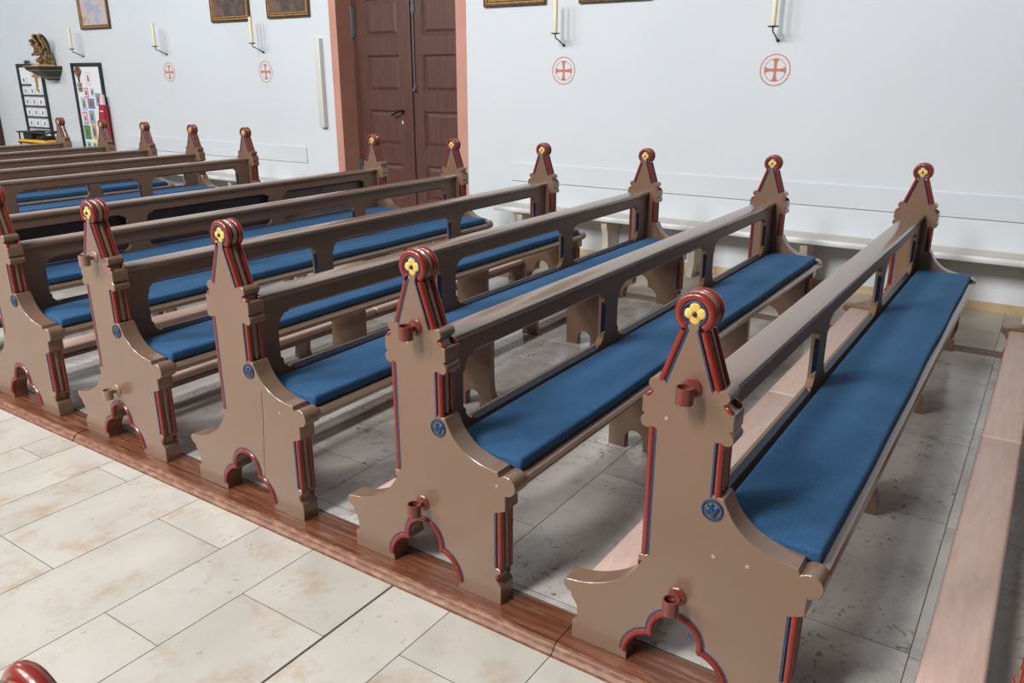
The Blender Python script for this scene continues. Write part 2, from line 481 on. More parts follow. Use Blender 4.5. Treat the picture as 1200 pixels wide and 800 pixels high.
def cup_holder(s, z):
    b = MB()
    y = -s
    b.lathe([(.004, 0), (.027, 0), (.027, .003), (.024, .006), (.006, .007)], lambda a, c, h: (-h, y+a, z+c), 22)
    b.tube([(-.003, y, z), (-.020, y, z-.001), (-.030, y, z-.004)], .009, 10)
    cx = -.045
    b.lathe([(.018, -.018), (.0225, -.018), (.0225, .026), (.0190, .026), (.0190, -.014)], lambda a, c, h: (cx+a, y+c, z-.010+h), 24)
    for dy, dz in ((.019, .006), (-.019, -.006)):
        b.ellipsoid((-.006, y+dy, z+dz), (.002, .003, .003), 8, 5)
    return b

def hole_outline(x0, x1, z0, z1, c, e=0, m=.042):
    """opening with cut corners; e widens the middle of every side (stopped chamfer)"""
    P = []
    def side(a, b, n):
        d = Vector(b)-Vector(a); t = d.normalized(); n = Vector(n)
        if e == 0: P.extend([tuple(a), tuple(b)]); return
        P.append(tuple(a)); P.append(tuple(Vector(a)+t*(m-c))); P.append(tuple(Vector(a)+t*(m-c+.012)+n*e))
        P.append(tuple(Vector(b)-t*(m-c+.012)+n*e)); P.append(tuple(Vector(b)-t*(m-c))); P.append(tuple(b))
    side((x0+c, z0), (x1-c, z0), (0, -1)); side((x1, z0+c), (x1, z1-c), (1, 0))
    side((x1-c, z1), (x0+c, z1), (0, 1)); side((x0, z1-c), (x0, z0+c), (-1, 0))
    return P
OPEN = [(.205, 1.205), (1.345, 2.405), (2.535, 3.47)]
def backrest():
    b = MB()
    fz = lambda u, v, t: (u, -t, v)
    X0, X1 = T-.003, LEN-T+.003
    rect = [(X0, .452), (X1, .452), (X1, .80), (X0, .80)]
    z0, z1 = .506, .733
    b.prism(rect, .014, .026, fz, 0, [hole_outline(a, c, z0, z1, .024) for a, c in OPEN])
    b.prism(rect, .026, .042, fz, 0, [hole_outline(a, c, z0, z1, .024, .013) for a, c in OPEN])
    sec = [(-.050, .802), (-.053, .808), (-.053, .820), (-.048, .827), (.044, .827), (.051, .823), (.053, .816), (.052, .806), (.047, .799), (.0425, .797), (-.03, .797)]
    t = MB(); t.prism(sec, X0, X1, fx)
    return b, t
def backrest_blue():
    b = MB(); z0, z1 = .506, .733; m = .042; e = .013; w = .012
    def wedge(A, B, n):
        A, B, n = Vector(A), Vector(B), Vector(n)
        t = (B-A).normalized()
        a0, b0 = A+t*w, B-t*w
        # triangle wedge between opening edge (back, t=.030) and widened edge (front, t=.0415)
        P = lambda q, d: (q.x, -d, q.y)
        vs = [P(A, .0262), P(B, .0262), P(b0+n*e, .0262), P(a0+n*e, .0262), P(a0+n*e, .0416), P(b0+n*e, .0416)]
        b.add(vs, [(0, 1, 5, 4), (0, 4, 3), (1, 2, 5), (0, 3, 2, 1), (3, 4, 5, 2)])
    for x0, x1 in OPEN:
        wedge((x0+m, z0), (x1-m, z0), (0, -1)); wedge((x1, z0+m), (x1, z1-m), (1, 0))
        wedge((x1-m, z1), (x0+m, z1), (0, 1)); wedge((x0, z1-m), (x0, z0+m), (-1, 0))
    return b
def seat_board():
    b = MB()
    sec = [(.0, .428), (.340, .428), (.346, .418), (.356, .412), (.368, .414), (.377, .424), (.378, .436), (.371, .446), (.360, .449), (.0, .452)]
    b.prism(sec, T-.003, LEN-T+.003, fx)
    return b
def leg_mb():
    b = MB()
    P = [(.055, 0), (.137, 0), (.137, .045)]+arc(.182, .048, .045, 180, 0, 10)[1:-1]+[(.227, .045), (.227, 0), (.318, 0), (.318, .04), (.312, .075), (.300, .11), (.296, .18), (.296, .375), (.303, .395), (.322, .405), (.322, .429), (.055, .429)]
    b.prism(P, -.02, .02, fx, .0015)
    return b
def kneel_support():
    b = MB()
    b.prism([(-.285, 0), (-.165, 0), (-.165, .03), (-.178, .06), (-.170, .128), (-.290, .128), (-.290, .11), (-.277, .06), (-.285, .03)], -.016, .016, fx, .001)
    return b
def kneeler_board():
    b = MB(); b.rbox((T-.004, .150, .126), (LEN-T+.004, .304, .148), .003, 2); return b
def kneeler_pad(x0, x1):
    b = MB(); b.rbox((x0, .152, .1475), (x1, .302, .190), .014, 4); return b
def pad_piping(x0, x1):
    b = MB(); z = .178
    y0, y1 = .1525, .3015
    pts = [(x0+.004, y0+.01, z), (x0+.012, y0, z), (x1-.012, y0, z), (x1-.004, y0+.01, z), (x1-.004, y1-.01, z), (x1-.012, y1, z), (x0+.012, y1, z), (x0+.004, y1-.01, z)]
    b.tube(pts, .0022, 6, True); return b
def cushion_mesh():
    bm = bmesh.new(); bmesh.ops.create_cube(bm, size=1)
    x0, x1, y0, y1, z0, z1 = T+.006, LEN-T-.006, -.352, -.060, .4525, .495
    for v in bm.verts: v.co = Vector((x0+(v.co.x+.5)*(x1-x0), y0+(v.co.y+.5)*(y1-y0), z0+(v.co.z+.5)*(z1-z0)))
    bmesh.ops.bisect_plane
    for i in range(1, 60):
        x = x0+(x1-x0)*i/60
        bmesh.ops.bisect_plane(bm, geom=bm.verts[:]+bm.edges[:]+bm.faces[:], plane_co=(x, 0, 0), plane_no=(1, 0, 0))
    for i in range(1, 6):
        y = y0+(y1-y0)*i/6
        bmesh.ops.bisect_plane(bm, geom=bm.verts[:]+bm.edges[:]+bm.faces[:], plane_co=(0, y, 0), plane_no=(0, 1, 0))
    ed = [e for e in bm.edges if len(e.link_faces) == 2 and e.calc_face_angle(0) > 1]
    bmesh.ops.bevel(bm, geom=ed, offset=.013, segments=4, affect='EDGES', profile=.55)
    rnd = random.Random(3)
    ph = [(rnd.uniform(2, 9), rnd.uniform(0, 6), rnd.uniform(4, 16)) for _ in range(5)]
    for v in bm.verts:
        k = max(0, (v.co.z-z0)/(z1-z0))
        d = sum(math.sin(v.co.x*a+p+v.co.y*c) for a, p, c in ph)*.0007
        v.co.z += k*d
        if v.co.y < y0+.02: v.co.y += d*1.5
    me = bpy.data.meshes.new('seat_cushion'); bm.to_mesh(me); bm.free()
    me.materials.append(M['fabric'])
    for p in me.polygons: p.use_smooth = True
    return me

def make_pew():
    root = empty('church_pew', (0, 0, 0), '', 'pew', 'tan painted pews')
    e = bench_end_body().build('bench_end', 'tan', root)
    bench_end_red().build('edge_moulding', 'red', e)['label'] = 'red painted half-round moulding'
    bench_end_blue().build('edge_stripe', 'blue', e)['label'] = 'thin blue painted stripe'
    rosette(.006, -1).build('flower_rosette', ['blue', 'yellow'], e)['label'] = 'yellow four-petalled flower in a blue ring'
    rosette(T-.006, 1).build('flower_rosette', ['blue', 'yellow'], e)['label'] = 'yellow four-petalled flower in a blue ring'
    seat_rosette().build('seat_rosette', ['blue', 'recess'], e)['label'] = 'small blue carved rosette'
    f = copy_tree(e, root); f.location = (LEN, 0, 0); f.scale = (-1, 1, 1)
    bk_, tp_ = backrest()
    br = bk_.build('backrest', 'tan_soft', root)
    tp_.build('top_rail', 'rail', br)['label'] = 'broad polished top rail'
    backrest_blue().build('chamfer_stripe', 'blue_dark', br)['label'] = 'dark blue painted chamfer'
    seat_board().build('seat_board', 'rail', root)
    for x in (1.29, 2.47):
        leg_mb().build('leg', 'tan', root, (x, 0, 0))
        kneel_support().build('kneeler_support', 'tan', root, (x, 0, 0))
    k = kneeler_board().build('kneeler', 'tan', root)
    for a, c in ((T+.004, 1.862), (1.866, LEN-T-.004)):
        p = kneeler_pad(a, c).build('kneeler_pad', 'leather', k); p['label'] = 'pinkish beige leather kneeler pad'
    return root

YS = {0: -.90, 1: 0., 2: .9, 3: 1.8136, 4: 2.6902, 5: 3.5817, 6: 4.4878, 7: 6.2606, 8: 7.1369, 9: 8.0108, 10: 8.8664, 11: 9.8189}
PEWLAB = {
 0: 'tan pew cut off by the right edge, only its beige kneeler in view',
 1: 'large nearest tan pew in the right foreground, whole blue cushion in view',
 2: 'second tan pew from the right foreground, red-brown cups on its end',
 3: 'third tan pew from the right, long vertical crack and no cups on its end',
 4: 'fourth tan pew from the right, with tan painted cups on its end',
 5: 'tan pew whose near end is cut by the left edge, the fifth of its block',
 6: 'tan pew with its back openings closed by dark boards, facing away from the door aisle',
 7: 'tan pew first beyond the cross aisle, blue seats behind seen through its back',
 8: 'second tan pew beyond the cross aisle, in the far left block',
 9: 'third tan pew beyond the cross aisle, in the far left block',
 10: 'fourth tan pew beyond the cross aisle, before the pinboard with coloured pictures',
 11: 'farthest tan pew, in front of the shelf board with white cards',
}
CUSHLAB = {
 1: 'long blue seat cushion on the nearest pew in the right foreground',
 2: 'long blue seat cushion on the second pew, with red-brown cups on its end',
 3: 'long blue seat cushion on the third pew, with the cracked end',
 4: 'long blue seat cushion on the fourth pew, with tan cups on its end',
 5: 'long blue seat cushion on the pew cut by the left edge',
 6: 'blue seat cushion on the pew with the closed dark back',
 7: 'blue seat cushion on the first pew beyond the cross aisle',
 8: 'blue seat cushion on the second pew beyond the cross aisle',
 9: 'blue seat cushion on the third pew beyond the cross aisle',
 10: 'blue seat cushion on the fourth pew beyond the cross aisle',
 11: 'blue seat cushion on the farthest pew by the white card shelves',
}
pew0 = make_pew()
cush0 = bpy.data.objects.new('seat_cushion', cushion_mesh()); C.objects.link(cush0)
pews = {}
for i in sorted(YS, key=lambda k: (k != 1, k)):
    r = pew0 if i == 1 else copy_tree(pew0)
    r.location = (0, YS[i], 0); tag(r, PEWLAB[i], 'pew', 'tan painted pews'); pews[i] = r
    if i == 0: continue                       # its seat lies wholly outside the frame
    c = cush0 if i == 1 else cush0.copy()
    if i != 1: C.objects.link(c)
    c.location = (0, YS[i], 0); tag(c, CUSHLAB[i], 'cushion', 'blue seat cushions')
def near_end(p): return [c for c in p.children if c.name.startswith('bench_end') and c.location.x < 1][0]
for i, mat in ((1, 'cup_red'), (2, 'cup_red'), (4, 'cup_tan')):
    for s, z in ((.008, .886), (.012, .276)):
        o = cup_holder(s, z).build('cup_holder', mat, near_end(pews[i])); o['label'] = 'red-brown candle cup' if mat == 'cup_red' else 'tan candle cup'
for i, pl in ((1, [(.101, .433), (.191, .436), (-.053, .787)]), (2, [(.312, .429), (-.028, .832)]), (3, [(.242, .432)])):
    for ss, zz in pl:
        b = MB(); b.lathe([(.0005, 0), (.0055, 0), (.0052, .0012), (.0005, .0014)], lambda a, c, h: (-h, -ss+a, zz+c), 14)
        b.build('screw_plug', 'plug', near_end(pews[i]))['label'] = 'pale round screw plug'
cr = MB(); ribbon(cr, [(.147, .50), (.141, .40), (.128, .28), (.120, .20), (.112, .12)], .0022, 0, .0006)
cr.build('crack', 'crackline', near_end(pews[3]))['label'] = 'dark vertical crack in the paint'
# closed back of the last pew before the cross aisle
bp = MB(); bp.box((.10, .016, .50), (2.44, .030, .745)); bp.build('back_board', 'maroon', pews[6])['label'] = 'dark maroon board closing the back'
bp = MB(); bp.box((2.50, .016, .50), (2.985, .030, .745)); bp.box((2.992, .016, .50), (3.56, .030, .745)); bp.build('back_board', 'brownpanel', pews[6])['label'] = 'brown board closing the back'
# pew of the other block, only its finial reaches the frame
lp = copy_tree(pew0); lp.location = (-1.534, .006, 0); lp.scale = (-1, 1, 1)
tag(lp, 'pew across the aisle, only its red finial in the bottom left corner', 'pew', 'tan painted pews')

# ------------------------------------------------------------------ setting
def tiles(name, ys, xr, z, breaks, mat, grout, size, gap=.0016):
    b = MB(); vals = []; rnd = random.Random(hash(name) % 1000 if False else len(name)*13)
    for k in range(len(ys)-1):
        y0, y1 = ys[k], ys[k+1]
        xs = []
        if k in breaks: x = breaks[k]
        else: x = xr[0]+rnd.uniform(0, size)
        x0 = x
        while x0 > xr[0]: xs.append(x0); x0 -= size*rnd.uniform(.85, 1.2)
        x0 = x+size*rnd.uniform(.85, 1.2)
        while x0 < xr[1]: xs.append(x0); x0 += size*rnd.uniform(.85, 1.2)
        xs = [xr[0]]+sorted(xs)+[xr[1]]
        for i in range(len(xs)-1):
            if xs[i+1]-xs[i] < .01: continue
            b.add([(xs[i]+gap, y0+gap, z), (xs[i+1]-gap, y0+gap, z), (xs[i+1]-gap, y1-gap, z), (xs[i]+gap, y1-gap, z)], [(0, 1, 2, 3)])
            vals.append(rnd.random())
    b.cur = 1
    b.box((xr[0], ys[0], z-.03), (xr[1], ys[-1], z-.0015)); vals += [0]*6
    me = bpy.data.meshes.new(name); me.from_pydata(b.v, [], b.f)
    me.materials.append(M[mat]); me.materials.append(M[grout])
    for p, i in zip(me.polygons, b.mi): p.material_index = i
    a = me.attributes.new('tile', 'FLOAT', 'FACE')
    for i, v in enumerate(vals): a.data[i].value = v
    o = bpy.data.objects.new(name, me); C.objects.link(o); return structure(o)
ya = [-2.6, -2.2, -1.82, -1.53, -1.15, -.86, -.48, -.06, .342, .7225, .970, 1.362, 1.650, 2.033, 2.416, 2.652, 2.945, 3.15, 3.53, 3.82, 4.2, 4.45, 4.83, 5.12, 5.5, 5.9, 6.3, 6.6, 7, 7.4, 7.8, 8.2, 8.6, 9, 9.4, 9.8, 10.2, 10.6, 11, 11.4, 11.8, 12.2, 12.6, 13, 13.5, 14.5]
brk = {ya.index(.7225): -1.0, ya.index(.342): -.327, ya.index(.970): -.395, ya.index(1.362): -.710, ya.index(1.650): -.268, ya.index(2.033): -.676, ya.index(2.416): -.162, ya.index(2.652): -.9, ya.index(2.945): -.251}
tiles('floor_aisle', ya, (-6, -.078), -.035, brk, 'aisle', 'grout', .95)
dj = MB(); dj.box((-6, .966, -.0362), (-.080, .9745, -.0344)); structure(dj.build('trim_4', 'darkgrout'))
yp = [-2.71+.4307*i for i in range(41)]
bk = {}
for i in range(40):
    yc = (yp[i]+yp[i+1])/2
    if -.6 < yc < -.1: bk[i] = .49
    elif .3 < yc < .735: bk[i] = .995
    elif .735 < yc < 1.17: bk[i] = .463
tiles('floor_pews', yp, (.097, 3.652), 0, bk, 'pewfloor', 'grout', .86)
tiles('floor_side', [-2.6, -1.4, -.54, .35, 1.2, 2.1, 3.0, 3.9, 4.8, 5.7, 6.6, 7.5, 8.4, 9.3, 10.2, 11.1, 12, 13, 14.5], (3.79, 5.25), 0, {}, 'sidefloor', 'grout', .62)
def sill(y0, y1, name):
    b = MB()
    sec = [(.0955, -.03), (.0955, -.003), (.0925, 0), (-.050, 0)]
    b.prism(sec+[(-.052, -.03)], y0, y1, lambda u, v, t: (u, t, v))
    b.cur = 1
    b.prism([(-.0495, -.001), (-.060, -.004), (-.066, -.010), (-.068, -.016), (-.072, -.020), (-.079, -.026), (-.081, -.034), (-.0495, -.034)], y0, y1, lambda u, v, t: (u, t, v))
    return structure(b.build(name, ['sill', 'sill_edge']))
sill(-2.6, .335, 'trim_1'); sill(.338, 2.998, 'trim_2'); sill(3.006, 14.5, 'trim_3')
g = MB(); g.box((.0955, -2.6, -.03), (.0975, 14.5, -.004)); structure(g.build('trim_5', 'darkgrout'))
g = MB(); g.box((3.652, -2.6, -.03), (3.790, 14.5, .0)); structure(g.build('trim_6', 'sill'))

XW = 4.80
DY0, DY1 = 4.415, 6.03          # door opening
FY0, FY1 = 4.292, 6.135         # salmon surround
w = MB()
w.box((XW, -3.2, -.03), (XW+.35, FY0, 6.2)); w.box((XW, FY1, -.03), (XW+.35, 15.2, 6.2)); w.box((XW, FY0, 3.25), (XW+.35, FY1, 6.2))
structure(w.build('wall_right', 'plaster'))
w = MB(); w.box((.5, 14.6, -.03), (XW, 14.95, 6.2)); structure(w.build('wall_end', 'plaster'))
w = MB()
w.box((XW-.004, FY0, -.03), (XW+.35, DY0, 3.25)); w.box((XW-.004, DY1, -.03), (XW+.35, FY1, 3.25)); w.box((XW-.004, DY0, 3.13), (XW+.35, DY1, 3.25))
structure(w.build('trim_7', 'salmon'))
# skirting tiles
w = MB(); y = -2.6
while y < FY0-.02:
    y2 = min(y+.47, FY0-.004); w.box((XW-.012, y+.001, 0), (XW, y2-.001, .062)); y = y2
structure(w.build('baseboard_right', 'skirt'))
# door leaves
DX = XW+.235
def leaf(y0, y1, name):
    b = MB(); H = 3.12
    zs = [(.12, .325), (.325+.18-.0, .695)]
    pans = [(1.835-.57*k-.385, 1.835-.57*k) for k in (-2, -1, 0, 1, 2)]
    pans = [(max(a, .12), z) for a, z in pans if z < 3.05]
    py0, py1 = y0+.150, y1-.150
    if name == 'a': py0, py1 = y0+.165, y1-.19
    holes = [[(py0, a), (py1, a), (py1, z), (py0, z)] for a, z in pans]
    b.prism([(y0, 0), (y1, 0), (y1, H), (y0, H)], 0, .045, lambda u, v, t: (DX+t, u, v), 0, holes)
    return b, [(py0, py1, a, z) for a, z in pans]
for nm, y0, y1 in (('door_1', DY0, 5.196), ('door_2', 5.204, DY1)):
    b, pans = leaf(y0, y1, 'a' if nm == 'door_2' else 'b')
    d = structure(b.build(nm, 'door'))
    pb = MB()
    for py0, py1, a, z in pans:
        # moulded step then raised field
        def ring(i): return [(py0+i, a+i), (py1-i, a+i), (py1-i, z-i), (py0+i, z-i)]
        lv = [(0, .004), (.012, .012), (.020, .022), (.030, .022), (.058, .008)]
        vs = []
        for i, dx in lv: vs += [(DX+dx, u, v) for u, v in ring(i)]
        fs = []
        for k in range(len(lv)-1):
            for q in range(4):
                fs.append((k*4+q, k*4+(q+1) % 4, (k+1)*4+(q+1) % 4, (k+1)*4+q))
        fs.append(tuple(range((len(lv)-1)*4, len(lv)*4))); pb.add(vs, fs)
    pb.build('door_panel', 'door', d, angle=20)
    hx = DX
    if nm == 'door_2':
        h = MB()
        h.lathe([(.008, 0), (.022, 0), (.022, .006), (.011, .010), (.010, .045)], lambda p, q, r: (hx-r, 5.335+p, 1.262+q), 16)
        h.tube([(hx-.045, 5.325, 1.263), (hx-.048, 5.36, 1.255), (hx-.046, 5.44, 1.225), (hx-.046, 5.475, 1.214)], [.012, .012, .011, .009], 10)
        h.build('door_handle', 'black', d)
        h = MB(); h.lathe([(.001, 0), (.011, 0), (.011, .004)], lambda p, q, r: (hx-r, 5.352+p*.8, 1.140+q*1.6), 14); h.build('keyhole', 'card', d)
        h = MB()
        for zz in (2.03, .42):
            h.box((hx-.012, 5.985, zz), (hx, 6.022, zz+.30)); h.tube([(hx-.014, 6.022, zz-.02), (hx-.014, 6.022, zz+.32)], .010, 8)
        h.build('hinge', 'steel', d)
    else:
        h = MB()
        h.tube([(hx-.014, 5.150, 1.50), (hx-.014, 5.150, 3.05)], .006, 8)
        h.box((hx-.012, 5.132, 1.50), (hx, 5.168, 1.545)); h.ellipsoid((hx-.026, 5.150, 1.478), (.017, .017, .021))
        h.prism([(5.125, 2.27), (5.138, 2.235), (5.150, 2.245), (5.162, 2.235), (5.178, 2.27), (5.165, 2.33), (5.178, 2.42), (5.122, 2.42), (5.135, 2.33)], hx-.012, hx, lambda u, v, t: (t, u, v))
        h.build('bolt', 'steel', d)
        h = MB(); h.tube([(hx-.008, 5.200, .0), (hx-.008, 5.200, 3.12)], .018, 8); h.build('cover_strip', 'door', d)

# wall boards behind the benches
b = MB(); b.box((XW-.014, -3, .655), (XW, 3.765, .823)); structure(b.build('trim_8', 'panel_white'))
b = MB(); b.box((XW-.014, 6.638, .655), (XW, 10.3, .832)); structure(b.build('trim_9', 'panel_white'))
rnd = random.Random(5)
# wall bench
def wall_bench(y0, y1, ys, label):
    r = empty('wall_bench', (4.65, (y0+y1)/2, 0), label, 'bench', 'white wall benches')
    o = Vector((4.65, (y0+y1)/2, 0))
    s = MB(); s.box((4.525-o.x, y0-o.y, .398), (XW-.001-o.x, y1-o.y, .436)); s.build('bench_seat', 'benchtop', r)
    n = MB(); n.prism([(4.526, .394), (4.510, .397), (4.505, .406), (4.505, .428), (4.511, .437), (4.526, .439)], y0-.004, y1+.004, lambda u, v, t: (u-o.x, t-o.y, v)); n.build('bench_edge', 'whiteboard', r)
    for y in ys:
        l = MB()
        P = [(4.62, 0), (4.645, .02), (4.645, .05)]+arc(4.672, .06, .027, 180, 0, 8)+[(4.699, .02), (4.72, 0), (4.785, 0), (4.785, .398), (4.545, .398), (4.545, .33), (4.565, .30), (4.580, .20), (4.575, .10), (4.555, .05), (4.540, .0)]
        l.prism(P, y-.028, y+.028, lambda u, v, t: (u-o.x, t-o.y, v), .001); l.build('bench_leg', 'benchleg', r)
    return r
wall_bench(-2.9, 3.77, [3.50, 2.60, 1.78, .86, .0, -.68, -1.6], 'long white wall bench with beige top along the wall right of the door')
wall_bench(6.75, 10.2, [6.95, 7.8, 8.7, 9.6], 'white wall bench along the wall left of the door, behind the far pews')

# ------------------------------------------------------------------ things on the wall
CY = [1.293, 3.197, 7.238, 9.113, 11.077]
CL = ['on the right, above the rightmost round cross', 'just right of the door', 'left of the door, overlapping a dark painting', 'above the leftmost round cross', 'farthest left, beside the carved angel']
for k, y in enumerate(CY):
    r = empty('wall_sconce', (XW, y, 1.883), 'black iron candle sconce on the white wall '+CL[k], 'sconce', 'wall candle sconces')
    b = MB(); b.tube([(-.002, 0, 0), (-.018, 0, .002), (-.06, 0, .022), (-.115, 0, .045), (-.142, 0, .052), (-.155, 0, .062), (-.157, 0, .088)], .0055, 8)
    b.ellipsoid((-.008, 0, 0), (.012, .012, .012)); b.build('bracket_arm', 'black', r)
    b = MB(); b.lathe([(.004, .084), (.036, .088), (.042, .096), (.040, .096), (.034, .092), (.004, .0905)], lambda p, q, h: (-.157+p, q, h), 20)
    b.build('drip_dish', 'black', r)
    b = MB(); b.lathe([(.0005, 0), (.0192, 0), (.0195, .02), (.0195, .275), (.017, .279), (.004, .277), (.0015, .279), (.0012, .292)], lambda p, q, h: (p, q, h), 20)
    c = b.build('candle', 'wax', None, (XW-.157, y, 1.883+.0925)); tag(c, 'cream pillar candle on the iron sconce '+CL[k], 'candle', 'wall candles')
XL = ['rightmost one', 'just right of the door', 'left of the door', 'the leftmost one']
for k, y in enumerate(CY[:4]):
    b = MB(); f = lambda u, v, t: (t, u, v)
    def ringp(r0, r1):
        o_ = arc(0, 0, r0, 0, 360-360/64, 63); i_ = arc(0, 0, r1, 0, 360-360/64, 63)
        b.prism(o_, -.0015, -.0003, f, 0, [i_])
    ringp(.1195, .1115); ringp(.086, .0815)
    arm = [(.0115, .0115), (.030, .0095), (.055, .0125), (.070, .0185), (.0785, .0262)]
    tip = [(.0838*math.cos(t), .0838*math.sin(t)) for t in (.30, .15, 0, -.15, -.30)]
    one = arm+tip+[(u, -v) for u, v in arm[::-1]]
    P = []
    for q in range(4):
        ca, sa = math.cos(-q*PI/2), math.sin(-q*PI/2)
        P += [(u*ca-v*sa, u*sa+v*ca) for u, v in one][:-1]
    b.prism(P, -.0020, -.0004, f)
    o = b.build('consecration_cross', 'salmonpaint', None, (XW, y, 1.667))
    tag(o, 'terracotta cross in a circle painted on the white wall, '+XL[k], 'cross', 'painted wall crosses')
def painting(y0, y1, z0, z1, canv, label, pale=False):
    r = empty('framed_painting', (XW, (y0+y1)/2, z0), label, 'painting', 'framed wall paintings')
    W = (y1-y0)/2; H = z1-z0
    b = MB(); f = lambda u, v, t: (t, u, v)
    rect = lambda i: [(-W+i, i), (W-i, i), (W-i, H-i), (-W+i, H-i)]
    b.cur = 0; b.prism(rect(0), -.032, 0, f, .004, [rect(.020)])
    b.cur = 1; b.prism(rect(.019), -.028, -.004, f, .003, [rect(.034)])
    b.cur = 0; b.prism(rect(.033), -.022, -.004, f, .003, [rect(.046)])
    b.cur = 1; b.prism(rect(.045), -.020, -.004, f, .002, [rect(.056)])
    b.build('picture_frame', ['darkgold', 'gold'], r)
    c = MB(); i = .055; c.box((-.014, -W+i, i), (-.006, W-i, H-i)); c.build('canvas', canv, r)
painting(2.36, 3.045, 2.222, 3.20, 'canvas_dark', 'gilt framed painting rightmost on the wall, only its bottom edge in view')
painting(3.385, 4.065, 2.232, 3.20, 'canvas_dark', 'gilt framed painting just right of the door, only its bottom edge in view')
painting(6.415, 7.10, 2.240, 3.20, 'canvas_dark', 'gilt framed dark painting nearest the door on its left side')
painting(7.41, 8.11, 2.230, 3.20, 'canvas_dark', 'gilt framed dark painting partly behind a candle, second left of the door')
painting(10.28, 11.0, 2.232, 3.20, 'canvas_pale', 'pale painting in a thin gilt frame at the far left')
b = MB(); b.rbox((-.055, -.043, 0), (0, .043, .945), .006, 2)
p = b.build('wall_rail', 'pole', None, (XW, 6.305, 1.068)); tag(p, 'vertical ivory wall rail left of the salmon door frame', 'rail')
b = MB(); b.box((-.006, -.010, 0), (0, .012, .005)); b.box((-.006, -.010, .171), (0, .012, .176)); b.box((-.006, .008, 0), (0, .012, .176)); b.box((-.004, -.012, .004), (0, .009, .172))
p = b.build('wall_plate', 'whiteboard', None, (XW, 6.182, .662)); tag(p, 'small flat white cover plate low on the left of the door frame', 'plate')

# pinboards
def pinboard(y0, y1, z0, z1, label):
    r = empty('display_board', (XW, (y0+y1)/2, z0), label, 'board')
    W = (y1-y0)/2; H = z1-z0; f = lambda u, v, t: (t, u, v)
    rect = lambda i: [(-W+i, i), (W-i, i), (W-i, H-i), (-W+i, H-i)]
    b = MB(); b.prism(rect(0), -.035, -.001, f, .003, [rect(.046)]); b.build('board_frame', 'blackframe', r)
    b = MB(); b.box((-.016, -W+.05, .05), (-.004, W-.05, H-.05)); b.build('board_face', 'card', r)
    return r
B1 = (12.25, 12.99, .25, 1.795); B2 = (10.66, 11.42, .25, 1.795)
d1 = pinboard(*B1, 'black framed white board with rows of small cards, far left')
o = Vector((XW, (B1[0]+B1[1])/2, B1[2]))
ROW = ['top', 'second', 'third', 'fourth', 'fifth', 'sixth']
shz = [1.50, 1.345, 1.185, 1.025, .865, .71]
for k, z in enumerate(shz):
    s = MB(); s.box((-.06, -.315 if k else .02, z-.014-o.z), (-.014, .315, z-o.z)); s.build('board_shelf', 'blackframe', d1)
    cols = [(.20,)] if k == 0 else [(.20,), (0.0,), (-.20,)]
    for j, (yy,) in enumerate(cols):
        b = MB(); b.cur = 0; b.box((-.030, -.062, 0), (-.018, .062, .108)); b.cur = 1; b.box((-.0306, -.010, .03), (-.0296, .022, .08))
        c = b.build('memorial_card', ['card', 'cardgrey'], None, (XW, o.y+yy, z))
        pos = 'alone' if k == 0 else ['left', 'middle', 'right'][j]
        tag(c, f'small white card, {pos} on the {ROW[k]} shelf of the far left board', 'card', 'white cards on the shelf board')
b = MB(); b.box((-.035, -.022, -.30), (-.017, .022, .02)); b.box((-.034, -.10, -.10), (-.018, .10, -.06))
c = b.build('wall_cross', 'gold', None, (XW, 12.46, 1.70)); tag(c, 'plain gilt wooden cross on the upper right of the card board', 'cross')
d2 = pinboard(*B2, 'black framed white pinboard with coloured picture cards, far left')
cards = [(11.027, 1.49, .125, .19, (240, 205, 215), 'pink'), (11.13, 1.32, .10, .14, (225, 130, 160), 'deep pink'), (10.973, 1.345, .10, .11, (215, 205, 225), 'lilac'),
 (10.842, 1.215, .135, .17, (90, 165, 215), 'sky blue'), (11.238, 1.14, .125, .19, (175, 205, 235), 'pale blue'), (11.049, 1.172, .17, .14, (96, 130, 190), 'royal blue'),
 (11.255, .95, .115, .175, (225, 120, 165), 'rose'), (11.079, .96, .14, .185, (110, 180, 220), 'light blue'), (11.262, .735, .165, .20, (0, 150, 115), 'green'), (11.075, .74, .125, .215, (235, 170, 80), 'orange'),
 (11.27, .60, .10, .10, (150, 190, 210), 'grey-blue'), (11.12, .60, .12, .10, (225, 205, 140), 'straw yellow')]
for k, (y, z, wd, h, col, nm) in enumerate(cards):
    z += .0
    mt = new_mat('card_'+nm.replace(' ', '_'), lin(*col), .6)[0]; M['c%d' % k] = mt
    mt2 = new_mat('card_picture_'+nm.replace(' ', '_'), lin(*[int(c*.55+60) for c in col[::-1]]), .6)[0]; M['p%d' % k] = mt2
    b = MB(); b.cur = 0; b.box((-.0195, -wd/2, 0), (-.0165, wd/2, h)); b.cur = 1; b.box((-.0205, -wd/2+.025, h*.17), (-.0192, wd/2-.025, h*.86)); b.cur = 2
    b.ellipsoid((-.0205, 0, h*.62), (.0015, .016, h*.11)); b.box((-.0212, -.018, h*.28), (-.0203, .018, h*.52))
    c = b.build('picture_card', ['c%d' % k, 'card' if k in (0, 1, 6) else 'p%d' % k, 'cardgrey'], None, (XW, y, z)); tag(c, nm+' bordered picture card pinned to the coloured pinboard', 'card', 'picture cards on the pinboard')
b = MB()
b.tube([(0, 0, 0), (0, .005, .10)], .014, 6)
